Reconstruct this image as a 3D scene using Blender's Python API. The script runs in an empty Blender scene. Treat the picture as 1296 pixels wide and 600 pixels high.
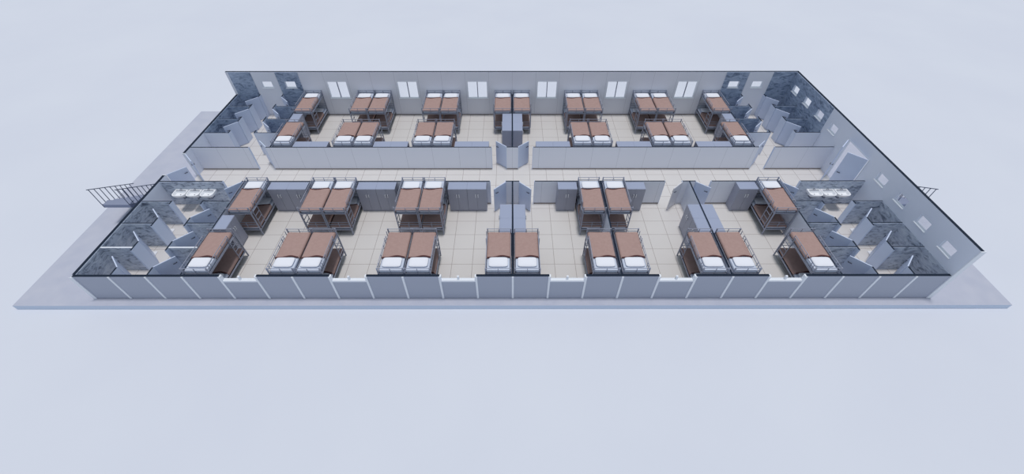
import bpy, bmesh, math, random
from mathutils import Vector, Matrix
random.seed(7)
C = bpy.context.scene.collection
PI = math.pi
H = 1.24      # height at which most of the building is sectioned
HF = 2.5      # full wall height (back and right walls)
IN = .06      # inner wall thickness

# ------------------------------------------------------------------ materials
def lin(c):
    return tuple(((v/255)/12.92 if v/255 <= .04045 else (((v/255)+.055)/1.055)**2.4) for v in c)+(1.0,)

def mat(name, rgb, rough=.6, metal=0.0, spec=.3):
    m = bpy.data.materials.new(name); m.use_nodes = True
    b = m.node_tree.nodes['Principled BSDF']
    b.inputs['Base Color'].default_value = lin(rgb)
    b.inputs['Roughness'].default_value = rough
    b.inputs['Metallic'].default_value = metal
    b.inputs['Specular IOR Level'].default_value = spec
    return m

def N(m, t, **kw):
    n = m.node_tree.nodes.new(t)
    for k, v in kw.items(): setattr(n, k, v)
    return n

def mottled(name, rgb1, rgb2, scale, rough=.7, stretch=(1,1,1), detail=4, lo=.35, hi=.65, spec=.25, warp=0.0):
    m = mat(name, rgb1, rough, 0, spec); L = m.node_tree.links; b = m.node_tree.nodes['Principled BSDF']
    g = N(m, 'ShaderNodeNewGeometry'); mp = N(m, 'ShaderNodeMapping'); mp.inputs['Scale'].default_value = stretch
    no = N(m, 'ShaderNodeTexNoise'); no.inputs['Scale'].default_value = scale; no.inputs['Detail'].default_value = detail
    no.inputs['Distortion'].default_value = warp
    r = N(m, 'ShaderNodeValToRGB')
    r.color_ramp.elements[0].position = lo; r.color_ramp.elements[0].color = lin(rgb1)
    r.color_ramp.elements[1].position = hi; r.color_ramp.elements[1].color = lin(rgb2)
    L.new(g.outputs['Position'], mp.inputs['Vector']); L.new(mp.outputs[0], no.inputs['Vector'])
    L.new(no.outputs['Fac'], r.inputs['Fac']); L.new(r.outputs['Color'], b.inputs['Base Color'])
    return m

def gridline(m, axes, step, off, width, base, line, rough=None):
    """world-space joint lines every `step` along the given axes"""
    L = m.node_tree.links; b = m.node_tree.nodes['Principled BSDF']
    g = N(m, 'ShaderNodeNewGeometry'); s = N(m, 'ShaderNodeSeparateXYZ'); L.new(g.outputs['Position'], s.inputs[0])
    acc = None
    for a, o in zip(axes, off):
        ad = N(m, 'ShaderNodeMath', operation='ADD'); ad.inputs[1].default_value = 1000*step - o + width/2
        L.new(s.outputs[a], ad.inputs[0])
        mo = N(m, 'ShaderNodeMath', operation='MODULO'); mo.inputs[1].default_value = step; L.new(ad.outputs[0], mo.inputs[0])
        lt = N(m, 'ShaderNodeMath', operation='LESS_THAN'); lt.inputs[1].default_value = width; L.new(mo.outputs[0], lt.inputs[0])
        if acc is None: acc = lt
        else:
            mx = N(m, 'ShaderNodeMath', operation='MAXIMUM'); L.new(acc.outputs[0], mx.inputs[0]); L.new(lt.outputs[0], mx.inputs[1]); acc = mx
    mix = N(m, 'ShaderNodeMix', data_type='RGBA')
    L.new(acc.outputs[0], mix.inputs['Factor']); mix.inputs[7].default_value = lin(line)
    if isinstance(base, tuple): mix.inputs[6].default_value = lin(base)
    else: L.new(base, mix.inputs[6])
    L.new(mix.outputs[2], b.inputs['Base Color'])

M = {}
M['ground'] = mottled('pale_ground', (215,219,230), (218,222,232), .15, .9, spec=0)
M['slab'] = mottled('concrete_slab', (184,188,204), (191,194,208), 1.6, .85, detail=6, spec=.1)
M['slab_side'] = mat('slab_edge', (208,220,238), .8, spec=.1)
M['wall'] = mat('wall_panel_white', (234,237,247), .55, spec=.3)
gridline(M['wall'], ['X'], 1.25, [0.0], .012, (234,237,247), (200,203,214))
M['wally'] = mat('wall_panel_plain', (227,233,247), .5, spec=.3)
M['ext'] = mat('outer_panel_shaded', (172,178,194), .55)  # same panel as inside, with its shaded tone put into the colour
M['white'] = mat('white_profile', (236,240,247), .4)
M['cap'] = mat('dark_section_cap', (36,46,62), .7, spec=.1)
M['base'] = mat('baseboard_brown', (150,138,132), .6)
M['floor'] = mat('beige_tile', (222,215,206), .35, spec=.35)
M['part'] = mat('partition_laminate_shade_blue', (212,222,242), .45)  # laminate with the blue of its shaded faces in the colour
M['door'] = mat('door_leaf_sky_shaded', (206,217,240), .4)  # white leaf, bluish sky shading put into the colour
M['door_lit'] = mat('door_leaf_white', (222,222,228), .4)  # lit copy of the leaf, brighter light put into the colour
M['metal'] = mat('bed_metal', (160,165,182), .5, .15)
M['stairmetal'] = mat('stair_metal', (96,104,124), .5, .2)
M['stairtread'] = mat('stair_tread', (142,150,174), .6, .1)
M['handle'] = mat('handle_dark', (92,98,116), .35, .6)
M['handlew'] = mat('handle_pale', (232,234,240), .3, .1)
M['locker'] = mat('locker_grey', (164,167,183), .45, spec=.4)
M['locker_skytop'] = mat('locker_top_sky_tint', (160,169,193), .5, spec=.3)  # bluish sky light put into the colour of the top
M['mattress'] = mat('mattress_pale', (206,214,230), .85, spec=.1)
M['pillow'] = mat('pillow_white', (236,238,246), .85, spec=.1)
M['ceramic'] = mat('white_ceramic', (244,246,250), .15, spec=.5)
M['chrome'] = mat('chrome', (132,138,154), .35, .5)
M['board'] = mat('bed_board_dark', (58,54,58), .9, spec=.05)  # coloured dark to deepen the shade over the lower bunk
M['drain'] = mat('drain_grey', (140,146,158), .3, .6)

# floor tiles: gentle per-area tone + joints
fm = M['floor']; no = N(fm,'ShaderNodeTexNoise'); no.inputs['Scale'].default_value = .8; g = N(fm,'ShaderNodeNewGeometry')
fm.node_tree.links.new(g.outputs['Position'], no.inputs['Vector'])
rr = N(fm,'ShaderNodeValToRGB'); rr.color_ramp.elements[0].color = lin((214,211,210)); rr.color_ramp.elements[1].color = lin((220,217,215))
fm.node_tree.links.new(no.outputs['Fac'], rr.inputs['Fac'])
gridline(fm, ['X','Y'], .795, [.03,0.0], .018, rr.outputs['Color'], (168,160,158))

# blanket cloth
M['blanket'] = mottled('blanket_brown', (170,143,137), (175,148,142), 9, .9, spec=.05)
M['fold'] = mat('blanket_fold_dark', (98,68,68), .9, spec=.05)

# stone cladding: blue grey slabs with dark flecks
def stone(name, dark, mid, light, stretch):
    m = mat(name, mid, .45, spec=.35); L = m.node_tree.links; b = m.node_tree.nodes['Principled BSDF']
    g = N(m,'ShaderNodeNewGeometry'); mp = N(m,'ShaderNodeMapping'); mp.inputs['Scale'].default_value = stretch
    L.new(g.outputs['Position'], mp.inputs['Vector'])
    n1 = N(m,'ShaderNodeTexNoise'); n1.inputs['Scale'].default_value = 2.2; n1.inputs['Detail'].default_value = 8; n1.inputs['Roughness'].default_value = .65; n1.inputs['Distortion'].default_value = 1.2
    L.new(mp.outputs[0], n1.inputs['Vector'])
    r = N(m,'ShaderNodeValToRGB'); e = r.color_ramp.elements
    e[0].position = .36; e[0].color = lin(dark); e[1].position = .66; e[1].color = lin(light)
    k = e.new(.47); k.color = lin(mid)
    L.new(n1.outputs['Fac'], r.inputs['Fac']); L.new(r.outputs['Color'], b.inputs['Base Color'])
    return m
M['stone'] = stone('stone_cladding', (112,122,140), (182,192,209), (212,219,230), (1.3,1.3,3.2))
M['stone_shaded'] = stone('stone_cladding_shaded', (104,118,142), (150,166,192), (184,198,218), (1.1,1.1,2.6))  # same stone, darker shade of the rear washrooms put into the colour

# clear glass
def glass(name, tint, refl=.02):
    m = bpy.data.materials.new(name); m.use_nodes = True; nt = m.node_tree
    for n in list(nt.nodes): nt.nodes.remove(n)
    o = nt.nodes.new('ShaderNodeOutputMaterial'); mx = nt.nodes.new('ShaderNodeMixShader')
    t = nt.nodes.new('ShaderNodeBsdfTransparent'); t.inputs[0].default_value = tint
    gl = nt.nodes.new('ShaderNodeBsdfGlossy'); gl.inputs['Roughness'].default_value = .05
    mx.inputs[0].default_value = refl
    nt.links.new(t.outputs[0], mx.inputs[1]); nt.links.new(gl.outputs[0], mx.inputs[2]); nt.links.new(mx.outputs[0], o.inputs[0])
    return m
M['glass'] = glass('clear_glass', (.99,.995,1,1))

# ------------------------------------------------------------------ mesh helpers
class MB:
    def __init__(s): s.bm = bmesh.new(); s.mats = []
    def _mi(s, m):
        if m not in s.mats: s.mats.append(m)
        return s.mats.index(m)
    def box(s, x0, x1, y0, y1, z0, z1, m=None, top=None, mtx=None):
        vs = [s.bm.verts.new((x, y, z)) for z in (z0, z1) for y in (y0, y1) for x in (x0, x1)]
        if mtx is not None:
            for v in vs: v.co = mtx @ v.co
        fs = []
        for q in ((0,2,3,1),(4,5,7,6),(0,1,5,4),(2,6,7,3),(0,4,6,2),(1,3,7,5)):
            fs.append(s.bm.faces.new([vs[i] for i in q]))
        if m is not None:
            i = s._mi(m)
            for f in fs: f.material_index = i
        if top is not None: fs[1].material_index = s._mi(top)
        return fs
    def bar(s, a, b, w, m=None, w2=None):
        a, b = Vector(a), Vector(b); d = b-a; L = d.length
        q = d.to_track_quat('Z','Y').to_matrix().to_4x4(); q.translation = a
        h = w/2; h2 = (w2 or w)/2
        return s.box(-h,h,-h2,h2,0,L,m,mtx=q)
    def tube(s, pts, r, n=8, m=None):
        rings = []
        P = [Vector(p) for p in pts]
        for i, p in enumerate(P):
            d = (P[min(i+1,len(P)-1)]-P[max(i-1,0)]).normalized()
            q = d.to_track_quat('Z','Y').to_matrix()
            rings.append([s.bm.verts.new(p+q@Vector((r*math.cos(2*PI*k/n), r*math.sin(2*PI*k/n), 0))) for k in range(n)])
        fs = []
        for a, b in zip(rings, rings[1:]):
            for k in range(n): fs.append(s.bm.faces.new((a[k],a[(k+1)%n],b[(k+1)%n],b[k])))
        fs.append(s.bm.faces.new(rings[0][::-1])); fs.append(s.bm.faces.new(rings[-1]))
        if m is not None:
            i = s._mi(m)
            for f in fs: f.material_index = i
    def loft(s, rings, m=None, cap0=True, cap1=True, smooth=True):
        R = [[s.bm.verts.new(p) for p in r] for r in rings]
        n = len(R[0]); fs = []
        for a, b in zip(R, R[1:]):
            for k in range(n): fs.append(s.bm.faces.new((a[k],a[(k+1)%n],b[(k+1)%n],b[k])))
        if cap0: fs.append(s.bm.faces.new(R[0][::-1]))
        if cap1: fs.append(s.bm.faces.new(R[-1]))
        i = s._mi(m) if m is not None else 0
        for f in fs: f.material_index = i; f.smooth = smooth
    def mesh(s, name, m=None):
        if m is not None and not s.mats: s.mats = [m]
        bmesh.ops.recalc_face_normals(s.bm, faces=s.bm.faces)
        me = bpy.data.meshes.new(name); s.bm.to_mesh(me); s.bm.free()
        for x in s.mats: me.materials.append(x)
        return me
    def build(s, name, m=None, parent=None, loc=(0,0,0)):
        o = bpy.data.objects.new(name, s.mesh(name, m)); C.objects.link(o); o.location = loc
        if parent is not None: o.parent = parent
        return o

def tag(o, label=None, cat=None, group=None, kind=None):
    if label: o['label'] = label
    if cat: o['category'] = cat
    if group: o['group'] = group
    if kind: o['kind'] = kind
    return o
def empty(name, loc=(0,0,0), rz=0):
    o = bpy.data.objects.new(name, None); C.objects.link(o); o.location = loc; o.rotation_euler = (0,0,rz); o.empty_display_size = .2
    return o
def copy_tree(o, parent=None):
    c = o.copy(); C.objects.link(c)
    if parent is not None: c.parent = parent
    for ch in list(o.children): copy_tree(ch, c)
    return c
def roundbox(x0,x1,y0,y1,z0,z1,r,seg=3):
    b = MB(); b.box(x0,x1,y0,y1,z0,z1)
    bmesh.ops.bevel(b.bm, geom=b.bm.edges[:], offset=r, segments=seg, affect='EDGES', profile=.5)
    for f in b.bm.faces: f.smooth = True
    return b
ORD = ['first','second','third','fourth','fifth','sixth','seventh','eighth','ninth','tenth','eleventh','twelfth']

# ------------------------------------------------------------------ ground, slab, floor
b = MB(); b.box(-160,160,-160,160,-.42,-.22); tag(b.build('ground', M['ground']), 'pale bluish white ground all around the building', 'ground', kind='structure')
b = MB(); b.box(-17.8,17.8,-.32,13.02,-.22,-.01, M['slab_side'], top=M['slab'])
tag(b.build('slab'), 'wide lilac grey concrete slab under the building', 'slab', kind='structure')
YB = 12.62          # inner face of back wall
b = MB(); b.box(-14.99,14.99,.02,YB+.04,-.012,0.0); tag(b.build('floor', M['floor']), 'beige square tiled floor of the dormitory', 'floor', kind='structure')

# ------------------------------------------------------------------ outer walls
# front wall: 24 panels of 1.25 m; windows in six of them
WF = (4,7,10,13,16,19)
b = MB()
x = 0
segs = []
for i in range(24):
    x0 = -15+1.25*i
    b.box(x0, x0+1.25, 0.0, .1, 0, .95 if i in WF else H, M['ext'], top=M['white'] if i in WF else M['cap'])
bmesh.ops.remove_doubles(b.bm, verts=b.bm.verts, dist=1e-5)
wf = tag(b.build('wall_front'), 'low sectioned shade-grey panel front wall with white joint strips', 'wall', kind='structure')
for i in range(25):
    xx = -15+1.25*i
    b = MB(); w = .035
    b.box(xx-w, xx+w, -.022, 0.0, 0, H-.005, M['white'])
    b.build('joint_strip', parent=wf)
for k, i in enumerate(WF):
    xc = -15+1.25*i+.625
    e = tag(empty('window_%d' % (k+1), (xc,0,.95)), 'cut-off white window frame in the front wall, %s from the left' % ORD[k], 'window', kind='structure')
    b = MB()
    b.box(-.625,.625,-.01,.11,0,.075); b.box(-.625,-.575,.0,.1,.075,H-.95); b.box(.575,.625,.0,.1,.075,H-.95)
    b.build('frame', M['white'], e)
    b = MB(); b.box(-.035,.035,.03,.09,.075,.24); b.build('mullion', M['white'], e)
    for s in (-1,1):
        b = MB(); b.box(min(s*.035,s*.575),max(s*.035,s*.575),.05,.056,.075,.22); b.build('pane', M['glass'], e)

# left end wall (sectioned), doorway Y 5.57..7.14
XO, XI = 15.05, 14.93
b = MB()
b.box(-XO,-XI,.1,5.55,0,H, M['wally'], top=M['cap']); b.box(-XO,-XI,7.16,YB+.1,0,H, M['wally'], top=M['cap'])
tag(b.build('wall_left'), 'low sectioned white end wall on the left with an open doorway', 'wall', kind='structure')

# full height wall with window holes: built as strips
def wall_holes(name, axis, a0, a1, p0, p1, z1, holes, m, cap, extra=None):
    """axis 'X': runs along X from a0 to a1, thickness p0..p1 in Y."""
    cuts = sorted(set([a0,a1]+[h[0] for h in holes]+[h[1] for h in holes]))
    b = MB()
    def bx(u0,u1,z0,zt,tp=None):
        if axis == 'X': b.box(u0,u1,p0,p1,z0,zt,m,top=tp)
        else: b.box(p0,p1,u0,u1,z0,zt,m,top=tp)
    for u0, u1 in zip(cuts, cuts[1:]):
        hs = [h for h in holes if h[0] <= u0+1e-6 and h[1] >= u1-1e-6]
        if hs:
            h = hs[0]
            if h[2] > 0: bx(u0,u1,0,h[2])
            bx(u0,u1,h[3],z1,cap)
        else: bx(u0,u1,0,z1,cap)
    return b.build(name)
bigX = [-9.375,-5.625,-1.875,1.875,5.625,9.375]
smallX = [-13.11,-11.86,11.86,13.11]
holes = [(x-.54,x+.54,1.03,1.99) for x in bigX]+[(x-.28,x+.28,1.62,1.98) for x in smallX]
wb = wall_holes('wall_back','X',-XO,XI,YB,YB+.1,HF,holes,M['wall'],M['cap'])
tag(wb, 'tall white panelled back wall with six double windows', 'wall', kind='structure')
smallY = [.77,2.02,3.27,4.52,8.27,9.52,10.77,12.02]
holes = [(y-.27,y+.27,1.6,1.97) for y in smallY]+[(5.55,7.16,0,2.0)]
wr = wall_holes('wall_right','Y',0,YB+.1,XI,XO,HF,holes,M['wally'],M['cap'])
tag(wr, 'tall white end wall on the right with small windows', 'wall', kind='structure')
b = MB(); b.box(14.92,15.09,-.03,0,0,HF-.005); b.build('end_trim', M['white'], wr)
b = MB(); b.box(-15.09,-14.96,-.03,-.0225,0,H-.01); b.build('end_trim', M['white'], wf)

# stone claddings on the outer walls of the washrooms
def clad(parent, x0,x1,y0,y1,z0,z1,m):
    b = MB(); b.box(x0,x1,y0,y1,z0,z1); return b.build('stone_cladding', m, parent)
def clad_holes_X(parent, u0,u1,y0,y1,z1,hole,m):
    b = MB()
    if hole is None: b.box(u0,u1,y0,y1,0,z1)
    else:
        h0,h1,za,zb = hole
        b.box(u0,h0,y0,y1,0,z1); b.box(h1,u1,y0,y1,0,z1); b.box(h0,h1,y0,y1,0,za); b.box(h0,h1,y0,y1,zb,z1)
    return b.build('stone_cladding', m, parent)
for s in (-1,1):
    clad_holes_X(wb, *sorted((s*14.91,s*13.75)), YB-.012, YB, HF-.02, None, M['stone_shaded'])
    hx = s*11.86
    clad_holes_X(wb, *sorted((s*12.47,s*11.28)), YB-.012, YB, HF-.02, (hx-.28,hx+.28,1.62,1.98), M['stone_shaded'])
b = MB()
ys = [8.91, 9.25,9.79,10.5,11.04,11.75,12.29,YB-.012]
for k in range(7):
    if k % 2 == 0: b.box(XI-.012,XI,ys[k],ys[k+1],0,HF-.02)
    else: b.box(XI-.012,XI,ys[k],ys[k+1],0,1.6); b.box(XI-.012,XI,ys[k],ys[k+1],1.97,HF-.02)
b.build('stone_cladding', M['stone_shaded'], wr)
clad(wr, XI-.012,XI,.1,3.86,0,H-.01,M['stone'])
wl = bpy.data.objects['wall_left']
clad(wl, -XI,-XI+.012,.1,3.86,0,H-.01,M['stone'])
clad(wl, -XI,-XI+.012,8.91,YB,0,H-.01,M['stone_shaded'])

# windows of back and right walls
wn = 7
for k, x in enumerate(bigX):
    e = tag(empty('window_%d' % wn, (x,YB,1.03)), 'white two-sash window in the back wall, %s big one from the left' % ORD[k], 'window', kind='structure'); wn += 1
    b = MB(); w = .03
    for a in ((-.54,.54,-.015,.09,0,w),(-.54,.54,-.015,.09,.96-w,.96),(-.54,-.54+w,-.015,.09,w,.96-w),(.54-w,.54,-.015,.09,w,.96-w)): b.box(*a)
    b.build('frame', M['white'], e)
    b = MB(); b.box(-.022,.022,.02,.07,w,.96-w); b.build('mullion', M['metal'], e)
    b = MB(); b.box(-.58,.58,-.05,-.015,-.03,0); b.build('sill', M['white'], e)
    for s in (-1,1):
        b = MB(); b.box(min(s*.022,s*.51),max(s*.022,s*.51),.045,.051,w,.96-w); b.build('pane', M['glass'], e)
for k, x in enumerate(smallX):
    e = tag(empty('window_%d' % wn, (x,YB,1.62)), 'small white window high in the back wall of the %s washroom, %s one' % ('left' if x < 0 else 'right', 'left' if k % 2 == 0 else 'right'), 'window', kind='structure'); wn += 1
    b = MB(); w = .025
    for a in ((-.28,.28,.03,.09,0,w),(-.28,.28,.03,.09,.36-w,.36),(-.28,-.28+w,.03,.09,w,.36-w),(.28-w,.28,.03,.09,w,.36-w)): b.box(*a)
    b.build('frame', M['white'], e)
    b = MB(); b.box(-.31,.31,-.05,.03,-.03,0.004); b.build('sill', M['white'], e)
    b = MB(); b.box(-.255,.255,.045,.051,w,.36-w); b.build('pane', M['glass'], e)
for k, y in enumerate(smallY):
    e = tag(empty('window_%d' % wn, (XI,y,1.6)), 'small white window in the right end wall, %s from the front corner' % ORD[k], 'window', kind='structure'); wn += 1
    b = MB(); w = .025
    for a in ((.045,.085,-.27,.27,0,w),(.045,.085,-.27,.27,.37-w,.37),(.045,.085,-.27,-.27+w,w,.37-w),(.045,.085,.27-w,.27,w,.37-w)): b.box(*a)
    b.build('frame', M['white'], e)
    b = MB(); b.box(-.05,.045,-.3,.3,-.03,0.004); b.build('sill', M['white'], e)
    b = MB(); b.box(.06,.066,-.245,.245,w,.37-w); b.build('pane', M['glass'], e)

# ------------------------------------------------------------------ inner walls
YC, YD = 5.1, 7.6       # near corridor wall / far corridor wall (lower Y faces)
def wall_x(name, label, x0, x1, y0, m=None, t=IN, h=H, cap='cap'):
    b = MB(); b.box(x0,x1,y0,y0+t,0,h,m or M['wall'],top=M[cap]); return tag(b.build(name), label, 'wall', kind='structure')
def wall_y(name, label, x, y0, y1, m=None, t=IN, h=H):
    b = MB(); b.box(x-t/2,x+t/2,y0,y1,0,h,m or M['wally'],top=M['cap']); return tag(b.build(name), label, 'wall', kind='structure')
XBL, XBR = -11.34, 11.25       # front washroom walls
fc = {}
fc['a'] = wall_x('wall_corridor','near corridor wall behind the left washbasins', -XI,-12.27, YC)
fc['b'] = wall_x('wall_corridor','near corridor wall beside the lockers, left half', -11.46,-.96, YC)
fc['c'] = wall_x('wall_corridor','short near corridor wall stub at the middle of the building', -.29,.29, YC)
fc['d'] = wall_x('wall_corridor','near corridor wall behind the narrow room lockers, right half', .94,6.45, YC)
fc['e'] = wall_x('wall_corridor','short near corridor wall stub right of the white door', 7.2,7.76, YC)
fc['f'] = wall_x('wall_corridor','near corridor wall behind the rightmost bedroom locker', 8.43,11.36, YC)
fc['g'] = wall_x('wall_corridor','near corridor wall behind the right washbasins', 12.2,XI, YC)
wall_x('wall_corridor','far corridor wall segment at the left end', -XI,-12.24, YD)
wall_x('wall_corridor','long far corridor wall on the left', -11.46,-.98, YD)
wall_x('wall_corridor','short far corridor wall stub at the middle of the building', -.27,.27, YD)
wall_x('wall_corridor','long far corridor wall on the right', .97,11.46, YD)
wall_x('wall_corridor','far corridor wall segment at the right end', 12.2,XI, YD)
clad(fc['a'], -XI,-12.29, YC-.012,YC,0,H-.01,M['stone']); clad(fc['g'], 12.22,XI, YC-.012,YC,0,H-.01,M['stone'])
wall_y('wall_divider','dividing wall between the two middle front bunks', 0, .1, YC)
wall_y('wall_divider','dividing wall between the two narrow front rooms', 3.72, .1, YC)
wall_y('wall_divider','dividing wall right of the white door running to the front wall', 7.49, .1, YC)
wall_y('wall_divider','dividing wall between the two middle rear bunks', 0, YD+IN, YB)
w1 = wall_y('wall_washroom','wall between left front washroom and bedroom', XBL, .1, YC)
w2 = wall_y('wall_washroom','wall between right front washroom and bedroom', XBR, .1, YC)
w3 = wall_y('wall_washroom','wall between left rear washroom and bedroom', -11.25, YD+IN, YB)
w4 = wall_y('wall_washroom','wall between right rear washroom and bedroom', 11.25, YD+IN, YB)
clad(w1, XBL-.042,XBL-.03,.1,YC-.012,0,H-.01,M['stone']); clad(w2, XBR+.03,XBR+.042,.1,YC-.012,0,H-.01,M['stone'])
clad(w3, -11.292,-11.28,8.9,YB-.012,0,H-.01,M['stone_shaded']); clad(w4, 11.28,11.292,8.9,YB-.012,0,H-.01,M['stone_shaded'])

# baseboards
for nm, lab, a in (
    ('baseboard_back','brown grey baseboard along the back wall', (-11.22,11.22,YB-.012,YB)),
    ('baseboard_corridor','baseboard of the far corridor wall, left', (-11.46,-.98,YD-.012,YD)),
    ('baseboard_corridor','baseboard of the far corridor wall, right', (.97,11.46,YD-.012,YD)),
    ('baseboard_corridor','baseboard of the far corridor wall, left end', (-XI,-12.24,YD-.012,YD)),
    ('baseboard_corridor','baseboard of the far corridor wall, right end', (12.2,XI,YD-.012,YD)),
    ('baseboard_corridor','baseboard of the stub at the middle of the far corridor wall', (-.27,.27,YD-.012,YD)),
    ('baseboard_corridor','baseboard of the near corridor wall, left', (-11.3,-.96,YC-.012,YC)),
    ('baseboard_corridor','baseboard of the near corridor wall, narrow left room', (.94,3.68,YC-.012,YC)),
    ('baseboard_corridor','baseboard of the near corridor wall, narrow right room', (3.76,6.45,YC-.012,YC)),
    ('baseboard_corridor','baseboard of the near corridor wall, right bedroom', (8.43,11.2,YC-.012,YC))):
    b = MB(); b.box(*a, 0,.045); tag(b.build(nm, M['base']), lab, 'baseboard', kind='structure')

# ------------------------------------------------------------------ doors (hinge point, tip direction)
dn = 1
def door(hx, hy, tx, ty, h, label, m='door', width=.72, handle=True, z0=.015):
    global dn
    a = math.atan2(ty-hy, tx-hx)
    e = tag(empty('door_%d' % dn, (hx,hy,0), a), label, 'door', kind='structure'); dn += 1
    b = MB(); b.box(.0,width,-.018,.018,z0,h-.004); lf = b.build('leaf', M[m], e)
    if handle:
        b = MB()
        for s in (-1,1):
            b.bar((width-.08,s*.018,1.0),(width-.08,s*.06,1.0),.022); b.bar((width-.08,s*.055,1.0),(width-.2,s*.055,1.0),.022)
        b.build('handle', M['handle'], lf)
    return e
D = .5
# end doors (pairs), left sectioned and right full height
door(-XI+.03,5.60,-XI+.53,6.1,H,'open white leaf of left end doorway, nearer one', width=.78)
door(-XI+.03,7.11,-XI+.53,6.61,H,'open white leaf of left end doorway, farther one', width=.78)
door(XI-.03,5.60,XI-.53,6.1,1.98,'open sky-tinted white leaf of right end doorway, nearer one', width=.78)
door(XI-.03,7.11,XI-.53,6.61,1.98,'open sky-tinted white leaf of right end doorway, farther one', width=.78)
b = MB(); b.box(XI-.015,XO,5.55,5.585,0,2.0); b.box(XI-.015,XO,7.125,7.16,0,2.0); b.box(XI-.015,XO,5.585,7.125,1.965,2.0)
tag(b.build('trim_1', M['white']), 'white frame around the right end doorway', 'door frame', kind='structure')
b = MB(); b.box(-XO,-XI+.015,5.55,5.585,0,H); b.box(-XO,-XI+.015,7.125,7.16,0,H)
tag(b.build('trim_2', M['white']), 'white jambs of the left end doorway', 'door frame', kind='structure')
# middle doors
for s, n in ((-1,'left'),(1,'right')):
    door(s*.29,YC-.02,s*.75,YC-.48,H,'open grey door on the near corridor stub at the middle, %s one' % n, width=.68)
    door(s*.28,YD+.08,s*.75,YD+.5,H,'open grey door on the far corridor stub at the middle, %s one' % n, width=.66)
door(7.19,YC-.02,6.75,YC-.42,H,'open white door between the second narrow room and corridor', m='door_lit', width=.64)
door(7.77,YC-.02,8.24,YC-.4,H,'open sky-tinted door right of the white door stub', width=.64)
# washroom doors
door(-11.47,YC-.02,-11.95,YC-.48,H,'open door of the left front washroom', width=.68)
door(11.37,YC-.02,11.87,YC-.48,H,'open door of the right front washroom', width=.7)
door(-11.47,YD+.08,-11.97,YD+.58,H,'open door of the left rear washroom', width=.7)
door(11.47,YD+.08,11.97,YD+.58,H,'open door of the right rear washroom', width=.66)
k = 3
for y0, x0, x1 in ((YC,-12.27,-11.46),(YC,-.96,-.29),(YC,.29,.94),(YC,6.45,7.2),(YC,7.76,8.43),(YC,11.36,12.2),
                   (YD,-12.24,-11.46),(YD,-.98,-.27),(YD,.27,.97),(YD,11.46,12.2)):
    b = MB()
    for xx, s in ((x0,1),(x1,-1)):
        b.box(min(xx,xx+s*.02),max(xx,xx+s*.02),y0-.01,y0+IN+.01,0,H)
    where = 'near' if y0 == YC else 'far'
    tag(b.build('trim_%d' % k, M['part']), 'pale door jambs in the %s corridor wall, opening %d from the left' % (where, (k-2) if y0 == YC else (k-8)), 'door frame', kind='structure'); k += 1

# ------------------------------------------------------------------ washroom cubicles
def cubicles(s, front):
    """s: -1 left / 1 right; front: cubicles by the front wall or by the back wall"""
    side = 'left' if s < 0 else 'right'; row = 'front' if front else 'rear'
    xi = abs(XBL) if (s < 0 and front) else 11.25
    st = M['stone'] if front else M['stone_shaded']
    if front: ys = [1.36, 2.61, 3.86]
    else: ys = [8.85, 10.10, 11.36]
    # partitions
    names = ['nearest', 'middle', 'farthest']
    for k, y in enumerate(ys):
        for inner in (False, True):
            a0, a1 = (xi+.042, 12.45) if inner else (13.76, XI-.012)
            x0, x1 = sorted((s*a0, s*a1))
            t = .05
            pale = front and s < 0 and k == 0
            w = wall_x('wall_cubicle', '%s cubicle partition, %s row, %s %s washroom' % (names[k], 'inner' if inner else 'outer', side, row), x0, x1, y-t/2, M['wally'], t=t, cap='white' if pale else 'cap')
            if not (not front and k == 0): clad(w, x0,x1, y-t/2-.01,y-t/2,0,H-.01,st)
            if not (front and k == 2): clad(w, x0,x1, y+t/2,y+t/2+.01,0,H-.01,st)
    # end panels (stubs with the doors) : y intervals
    if front: st_iv = [(.1,.42),(1.2,1.66),(2.45,2.91),(3.68,3.9)]
    else: st_iv = [(8.82,9.07),(9.86,10.33),(11.11,11.58),(12.36,YB)]
    for inner in (False, True):
        X = 12.48 if inner else 13.73
        for k, (a, c) in enumerate(st_iv):
            b = MB(); b.box(s*X-.03, s*X+.03, a, c, 0, H, M['part'], top=M['cap'])
            tag(b.build('wall_cubicle_end'), '%s end panel from the front, %s row, %s %s washroom cubicles' % (ORD[k], 'inner' if inner else 'outer', side, row), 'wall', kind='structure')
        for k in range(3):
            dirx = (-s if inner else s)*.5
            if front: hy = st_iv[k][1]+.02; ty = hy+.5
            else: hy = st_iv[k+1][0]-.02; ty = hy-.5
            door(s*X, hy, s*X+dirx, ty, H, 'open cubicle door, %s from the front, %s row, %s %s washroom' % (ORD[k], 'inner' if inner else 'outer', side, row), width=.7, handle=(front or True))
for s in (-1,1):
    for fr in (True, False): cubicles(s, fr)

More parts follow.
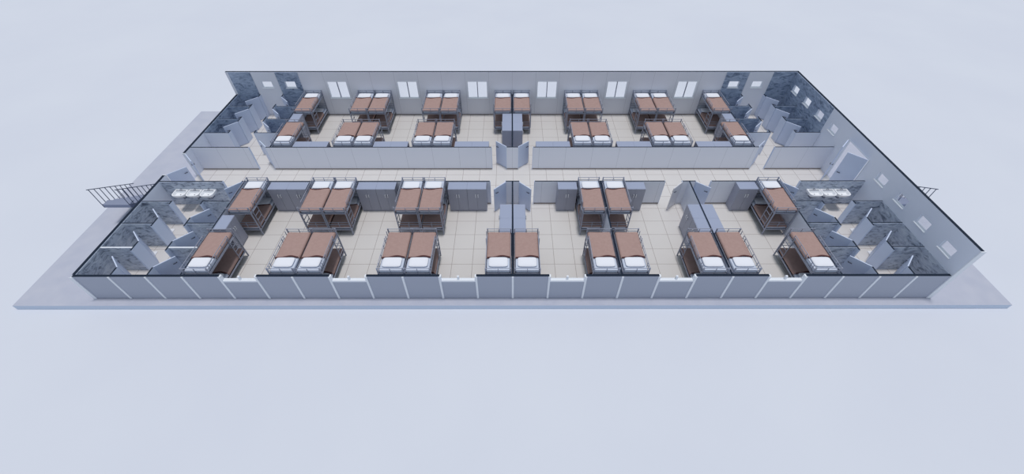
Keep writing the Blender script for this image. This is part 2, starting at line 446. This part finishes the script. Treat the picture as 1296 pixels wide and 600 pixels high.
# ------------------------------------------------------------------ toilets in the outer cubicles
def make_toilet():
    r = empty('toilet')
    b = MB(); h = .30; d = .24; i1, i2 = .07, .22
    def rr(x0,x1,y,z,c=.06,n=5):
        P = []
        for cx, cy, a0 in ((x1-c,y-c,0),(x0+c,y-c,PI/2),(x0+c,-y+c,PI),(x1-c,-y+c,1.5*PI)):
            for k in range(n): P.append((cx+c*math.cos(a0+PI/2*k/(n-1)), cy+c*math.sin(a0+PI/2*k/(n-1)), z))
        return P
    b.loft([rr(-.34,.34,.27,0),rr(-.34,.34,.27,.03),rr(-.32,.32,.25,.035),rr(-.12,.26,.09,.03,.05),rr(-.10,.24,.07,.004,.04)], smooth=False)
    b.build('tray', M['ceramic'], r)
    for s in (-1,1):
        q = roundbox(-.16,.14,min(s*.125,s*.21),max(s*.125,s*.21),.03,.05,.008); q.build('foot_rest', M['ceramic'], r)
    b = MB(); b.tube([(.18,0,.006),(.18,0,.012)],.045,14); b.build('drain', M['drain'], r)
    return r
TP = None
for s in (-1,1):
    for front in (True, False):
        for k in range(3):
            yy = ((.74,1.98,3.24) if front else (9.47,10.73,12.0))[k]
            if TP is None: TP = make_toilet(); o = TP
            else: o = copy_tree(TP)
            o.location = (s*14.42, yy, 0); o.rotation_euler = (0,0,0 if s > 0 else PI)
            tag(o, 'low white toilet in the %s outer cubicle of the %s %s washroom' % (['nearest','middle','farthest'][k], 'left' if s < 0 else 'right', 'front' if front else 'rear'), 'toilet', 'toilets in the outer cubicles')

# ------------------------------------------------------------------ washbasins
def make_basin():
    r = empty('washbasin')
    def dsh(w, d0, d1, z, n=9, cr=.16):
        pts = [(-w,d0,z)]
        for k in range(n):       # front with rounded corners, local front = -Y
            a = PI+ (PI/2)*k/(n-1); pts.append((-w+cr+cr*math.cos(a), d1+cr+cr*math.sin(a), z))
        for k in range(n):
            a = 1.5*PI+(PI/2)*k/(n-1); pts.append((w-cr+cr*math.cos(a), d1+cr+cr*math.sin(a), z))
        pts.append((w,d0,z)); return pts
    b = MB()
    b.loft([dsh(.14,0,-.22,.62,cr=.08),dsh(.25,0,-.4,.72,cr=.14),dsh(.28,0,-.46,.82),dsh(.28,0,-.46,.85),dsh(.235,-.13,-.42,.85,cr=.13),dsh(.2,-.15,-.38,.76,cr=.12),dsh(.08,-.2,-.3,.74,cr=.04)], smooth=False)
    b.build('basin', M['ceramic'], r)
    b = MB(); b.tube([(0,-.05,.85),(0,-.05,.905),(0,-.08,.92),(0,-.15,.905)],.013); b.box(-.03,.03,-.065,-.035,.915,.925); b.build('faucet', M['chrome'], r)
    b = MB(); b.tube([(0,-.25,.739),(0,-.25,.746)],.025,12); b.build('drain', M['drain'], r)
    b = MB(); b.tube([(0,-.2,.63),(0,-.2,.48),(0,-.12,.46),(0,-.0,.46)],.022); b.build('trap_pipe', M['chrome'], r)
    b = MB(); b.box(-.21,.21,-.125,-.085,.85,.858); b.build('splash_ledge', M['drain'], r)
    return r
WB = None
for s in (-1,1):
    for k in range(3):
        if WB is None: WB = make_basin(); o = WB
        else: o = copy_tree(WB)
        x = (12.9,13.48,14.07)[k] if s > 0 else (-14.16,-13.57,-12.98)[k]
        o.location = (x, YC-.013, 0)
        tag(o, 'white wall-hung washbasin, %s of three in the %s front washroom' % (['left one','middle one','right one'][k], 'left' if s < 0 else 'right'), 'washbasin', 'washbasins in the %s washroom' % ('left' if s < 0 else 'right'))

# ------------------------------------------------------------------ lockers
LW, LD, LH = .8, .47, 1.22
def make_locker():
    r = empty('locker')
    b = MB(); b.box(-LW/2+.002,LW/2-.002,-LD+.02,0,0,LH,M['locker'],top=M['locker_skytop']); b.build('body', parent=r)
    for s in (-1,1):
        d = MB(); d.box(min(s*.004,s*(LW/2-.006)),max(s*.004,s*(LW/2-.006)),-LD,-LD+.018,.05,LH-.004,M['locker'],top=M['locker_skytop']); dd = d.build('door', parent=r)
        h = MB(); h.bar((s*.05,-LD,.80),(s*.05,-LD-.03,.80),.018); h.bar((s*.05,-LD,.93),(s*.05,-LD-.03,.93),.018); h.bar((s*.05,-LD-.03,.79),(s*.05,-LD-.03,.94),.026)
        hh = h.build('handle', M['handlew'], dd); hh['label'] = 'pale vertical handle'
    return r
LK = None
def locker(x, y, rz, label, group):
    global LK
    if LK is None: LK = make_locker(); o = LK
    else: o = copy_tree(LK)
    o.location = (x,y,0); o.rotation_euler = (0,0,rz); tag(o, label, 'locker', group)
rowN = [-9.8,-9.0,-6.1,-5.3,-2.3,-1.5,2.3,5.15,9.85]
for k, x in enumerate(rowN):
    locker(x, YC-.014, 0, 'grey two-door locker, %s from the left along the near corridor wall' % ORD[k], 'lockers along the near corridor wall')
rowF = [-9.85,-9.05,-6.1,-5.3,-2.3,-1.5,1.5,2.3,5.3,6.1,9.05,9.85]
for k, x in enumerate(rowF):
    locker(x, YD+IN+.004, PI, 'grey locker showing its top, %s from left behind the far corridor wall' % ORD[k], 'lockers behind the far corridor wall')
for k, y in enumerate((2.6,3.4)):
    for s in (-1,1):
        locker(s*.034, y-.11, (PI/2 if s > 0 else -PI/2), 'grey locker %s of the middle front divider, %s' % ('left' if s < 0 else 'right', ['nearer the bunks','nearer the doors'][k]), 'lockers at the middle front divider')
        locker(7.49+s*.034, y-.12, (PI/2 if s > 0 else -PI/2), 'grey locker %s of the divider beside the white door, %s' % ('left' if s < 0 else 'right', ['nearer the bunks','nearer the doors'][k]), 'lockers at the divider beside the white door')
for k, y in enumerate((9.44,10.24)):
    for s in (-1,1):
        locker(s*.034, y, (PI/2 if s > 0 else -PI/2), 'grey locker %s of the middle rear divider, %s' % ('left' if s < 0 else 'right', ['nearer the doors','nearer the bunks'][k]), 'lockers at the middle rear divider')
locker(XBL+.034, 2.67, PI/2, 'grey locker on the left front washroom wall between two bunks', 'lockers on washroom walls')
locker(-11.216, 10.24, PI/2, 'grey locker on the left rear washroom wall between two bunks', 'lockers on washroom walls')
locker(11.216, 10.24, -PI/2, 'grey locker on the right rear washroom wall between two bunks', 'lockers on washroom walls')

# ------------------------------------------------------------------ bunk beds
BW, BL_, BH = .90, 1.92, 1.5
LADDER = []
def make_bunk():
    r = empty('bunk_bed'); m = M['metal']; w = .038; hx = BW/2-w/2; y0, y1 = w/2, BL_-w/2
    for x in (-hx,hx):
        for y in (y0,y1):
            b = MB(); b.box(x-w/2,x+w/2,y-w/2,y+w/2,0,BH); b.build('post', m, r)
    for nm, z in (('lower_base',.25),('upper_base',1.14)):
        b = MB(); hz = .06 if z < 1 else .085
        b.box(-hx-.012,-hx+.012,w,BL_-w,z,z+hz); b.box(hx-.012,hx+.012,w,BL_-w,z,z+hz)
        b.box(-hx+.02,hx-.02,y0-.014,y0+.014,z+.02,z+.065); b.box(-hx+.02,hx-.02,y1-.014,y1+.014,z+.02,z+.065)
        bo = b.build(nm, m, r)
        b = MB(); b.box(-hx+.013,hx-.013,w,BL_-w,z+.02,z+.035); b.build('bed_board', M['board'], bo)
    for nm, y in (('headboard',y0),('footboard',y1)):
        for zt in (1.48,.70):
            b = MB(); t = .018
            b.box(-hx+.02,hx-.02,y-t/2,y+t/2,zt-t/2,zt+t/2); b.box(-hx+.02,hx-.02,y-t/2,y+t/2,zt-.12-t/2,zt-.12+t/2)
            b.box(-.01,.01,y-.01,y+.01,zt-.26,zt); b.build(nm, m, r)
    for s in (-1,1):
        b = MB(); t = .017
        for z in (1.48,1.37): b.box(s*hx-t/2,s*hx+t/2,w,1.55,z-t/2,z+t/2)
        for y in (.16,.28,.66,1.1,1.55): b.box(s*hx-t/2,s*hx+t/2,y-t/2,y+t/2,1.21,1.48)
        b.build('guard_rail', m, r)
    b = MB(); t = .022
    b.bar((0,-.18,.30),(0,-.18,1.46),t); b.bar((0,.18,.30),(0,.18,1.46),t)
    for z in (.5,.73,.96,1.19): b.bar((0,-.18,z),(0,.18,z),t)
    ld = b.build('ladder', m, r, (hx+.036,1.62,0)); LADDER.append(ld.name)
    for nm, z in (('lower',.31),('upper',1.195)):
        mt = roundbox(-.40,.40,.045,1.875,z,z+.14,.035).build('mattress', M['mattress'], r)
        zt = z+.14
        # blanket: sheet over the mattress, hanging over the sides, with a wavy turned edge
        b = MB(); nx, ny = 22, 26; grid = []
        W = .412; drop = .10
        for j in range(ny+1):
            v = j/ny; row = []
            for i in range(nx+1):
                u = -1+2*i/nx
                yh = .63+.045*math.sin(2.5*u+.9)+.012*math.sin(6*u)
                y = yh+(1.888-yh)*v
                a = abs(u)
                if a < .8: x = u/.8*(W-.02); z = zt+.014+.006*math.sin(9*y)*math.cos(5*u)
                else:
                    k = (a-.8)/.2; x = math.copysign(W-.02+.02*min(1,k*2.5), u); z = zt+.014-drop*k
                if v > .96: z -= (v-.96)/.04*.05
                if v < .08: z += .022*(1-v/.08)
                row.append(b.bm.verts.new((x,y,z)))
            grid.append(row)
        for j in range(ny):
            for i in range(nx):
                f = b.bm.faces.new((grid[j][i],grid[j][i+1],grid[j+1][i+1],grid[j+1][i])); f.smooth = True
        bl = b.build('blanket', M['blanket'], r)
        so = bl.modifiers.new('thick','SOLIDIFY'); so.thickness = .014; so.offset = 1
        b = MB(); pts = []
        for i in range(17):
            u = -.8+1.6*i/16; pts.append((u/.8*(W-.02), .63+.045*math.sin(2.5*u+.9)+.012*math.sin(6*u)-.012, zt+.042))
        b.tube(pts,.027,8); b.build('fold', M['fold'], bl)
        # pillow
        b = MB(); rings = []; n = 28
        for q in range(9):
            ph = -PI/2+PI*q/8; cz = math.sin(ph); cr = abs(math.cos(ph))**.35 if q not in (0,8) else .35
            ring = []
            for k in range(n):
                t_ = 2*PI*k/n; c_, s_ = math.cos(t_), math.sin(t_)
                px = math.copysign(abs(c_)**.32, c_)*.335*cr; py = math.copysign(abs(s_)**.32, s_)*.215*cr
                e_ = 1-.5*max(abs(px/.335),abs(py/.215))**4
                ring.append((px, .385+py, zt+.05+.05*cz*e_))
            rings.append(ring)
        b.loft(rings); b.build('pillow', M['pillow'], r)
    return r
BK = None
def bunk(xc, yhead, head, lad, label, group, paired):
    """head: -1 headboard towards the front (-Y), +1 towards the back; lad: world side of ladder"""
    global BK
    if BK is None: BK = make_bunk()
    o = copy_tree(BK)
    o.location = (xc, yhead, 0); o.rotation_euler = (0,0,0 if head < 0 else PI)
    sgn = lad if head < 0 else -lad
    for ch in list(o.children):
        if ch.name.startswith('ladder'): ch.location.x = sgn*abs(ch.location.x)
        if paired and ch.name.startswith('guard_rail') and sum(c[0] for c in ch.bound_box)*sgn < 0: bpy.data.objects.remove(ch)
    tag(o, label, 'bunk bed', group)
pr = lambda c: [(c-.46,-1),(c+.46,1)]
rows = [
 ('along the windowed back wall', 'bunks along the back wall', YB-.02, 1, [(-10.76,1)]+pr(-7.45)+pr(-3.73)+[(-.5,-1),(.5,1)]+pr(3.73)+pr(7.45)+[(10.76,-1)]),
 ('heading against the far corridor wall', 'bunks behind the far corridor wall', YD+IN+.08, -1, [(-10.74,1)]+pr(-7.45)+pr(-3.76)+pr(3.74)+pr(7.45)+[(10.74,-1)]),
 ('heading against the near corridor wall', 'bunks at the near corridor wall', YC-.012, 1, [(-10.7,1)]+pr(-7.45)+pr(-3.72)+[(3.2,-1),(4.23,1)]+[(10.72,-1)]),
 ('heading against the low front wall', 'bunks at the front wall', .14, -1, [(-10.83,1)]+pr(-7.45)+pr(-3.72)+[(-.5,-1),(.5,1)]+[(3.2,-1),(4.22,1)]+[(6.92,-1),(7.99,1)]+[(10.72,-1)]),
]
for where, grp, yh, hd, lst in rows:
    for k, (x, l) in enumerate(lst):
        bunk(x, yh, hd, l, 'brown-blanketed bunk bed, %s from left in row %s' % (ORD[k], where), grp, abs(x) < 10)
# the prototype itself is not part of the dormitory
def drop(o):
    for ch in list(o.children): drop(ch)
    bpy.data.objects.remove(o)
drop(BK)

# ------------------------------------------------------------------ outdoor stairs along both end walls
def make_stair(s):
    side = 'left' if s < 0 else 'right'
    r = empty('outdoor_staircase', (s*16.2, 0, 0))
    tag(r, 'grey steel outdoor stair with barred railings beside the %s end wall' % side, 'staircase', 'outdoor stairs at the end walls')
    ya, za, yb, zb = 3.95, 1.0, 5.52, 0.0
    for x in (-.56,.56):
        b = MB(); d = Vector((0,yb-ya,zb-za))
        vs = []
        for xx in (x-.02,x+.02):
            vs.append([b.bm.verts.new(p) for p in ((xx,ya,za),(xx,yb,zb+.02),(xx,yb-.26,-.01),(xx,ya,za-.18))])
        a, c = vs
        b.bm.faces.new(a); b.bm.faces.new(c[::-1])
        for k in range(4): b.bm.faces.new((a[k],c[k],c[(k+1)%4],a[(k+1)%4]))
        b.build('stringer', M['stairmetal'], r)
        b = MB(); n = 9; rh = .78
        top = lambda t: (x, ya+(yb-ya)*t, za+(zb-za)*t+rh)
        b.bar((x,ya-.06,za+rh+.03),top(1.12),.028)
        for k in range(n):
            t = k/(n-1)*1.0; q = top(t); b.bar((x,q[1],q[2]-rh-.01),q,.02)
        b.build('railing', M['stairmetal'], r)
    n = 6
    for k in range(n):
        t = k/n; y = ya+(yb-ya)*t; z = za+(zb-za)*t-.03
        b = MB(); b.box(-.54,.54,y,y+.30,z-.035,z); b.box(-.54,.54,y,y+.02,z-.15,z-.035) ; b.build('tread', M['stairtread'], r)
    return r
make_stair(-1); make_stair(1)

# ------------------------------------------------------------------ light
w = bpy.data.worlds.new('overcast'); bpy.context.scene.world = w; w.use_nodes = True
bg = w.node_tree.nodes['Background']; bg.inputs[0].default_value = (.76,.87,1.0,1); bg.inputs[1].default_value = .48
sl = bpy.data.lights.new('overhead_sun','SUN'); sl.energy = 1.68; sl.angle = math.radians(8); sl.color = (1.0,.96,.93)
so = bpy.data.objects.new('overhead_sun', sl); C.objects.link(so); so.location = (0,6,30)
so.rotation_euler = (math.radians(-3), math.radians(2), 0)

# ------------------------------------------------------------------ camera
cd = bpy.data.cameras.new('camera'); co = bpy.data.objects.new('camera', cd); C.objects.link(co)
cd.sensor_fit = 'HORIZONTAL'; cd.sensor_width = 36; cd.lens = 537.67/1296*36; cd.clip_end = 600
co.location = (-.0383,-9.0035,12.6085); co.rotation_euler = (PI/2-.8082, 0, -.0012)
sc = bpy.context.scene; sc.camera = co
sc.view_settings.view_transform = 'Standard'; sc.view_settings.look = 'None'; sc.view_settings.exposure = 0; sc.view_settings.gamma = 1
sc.cycles.max_bounces = 8; sc.cycles.transparent_max_bounces = 16
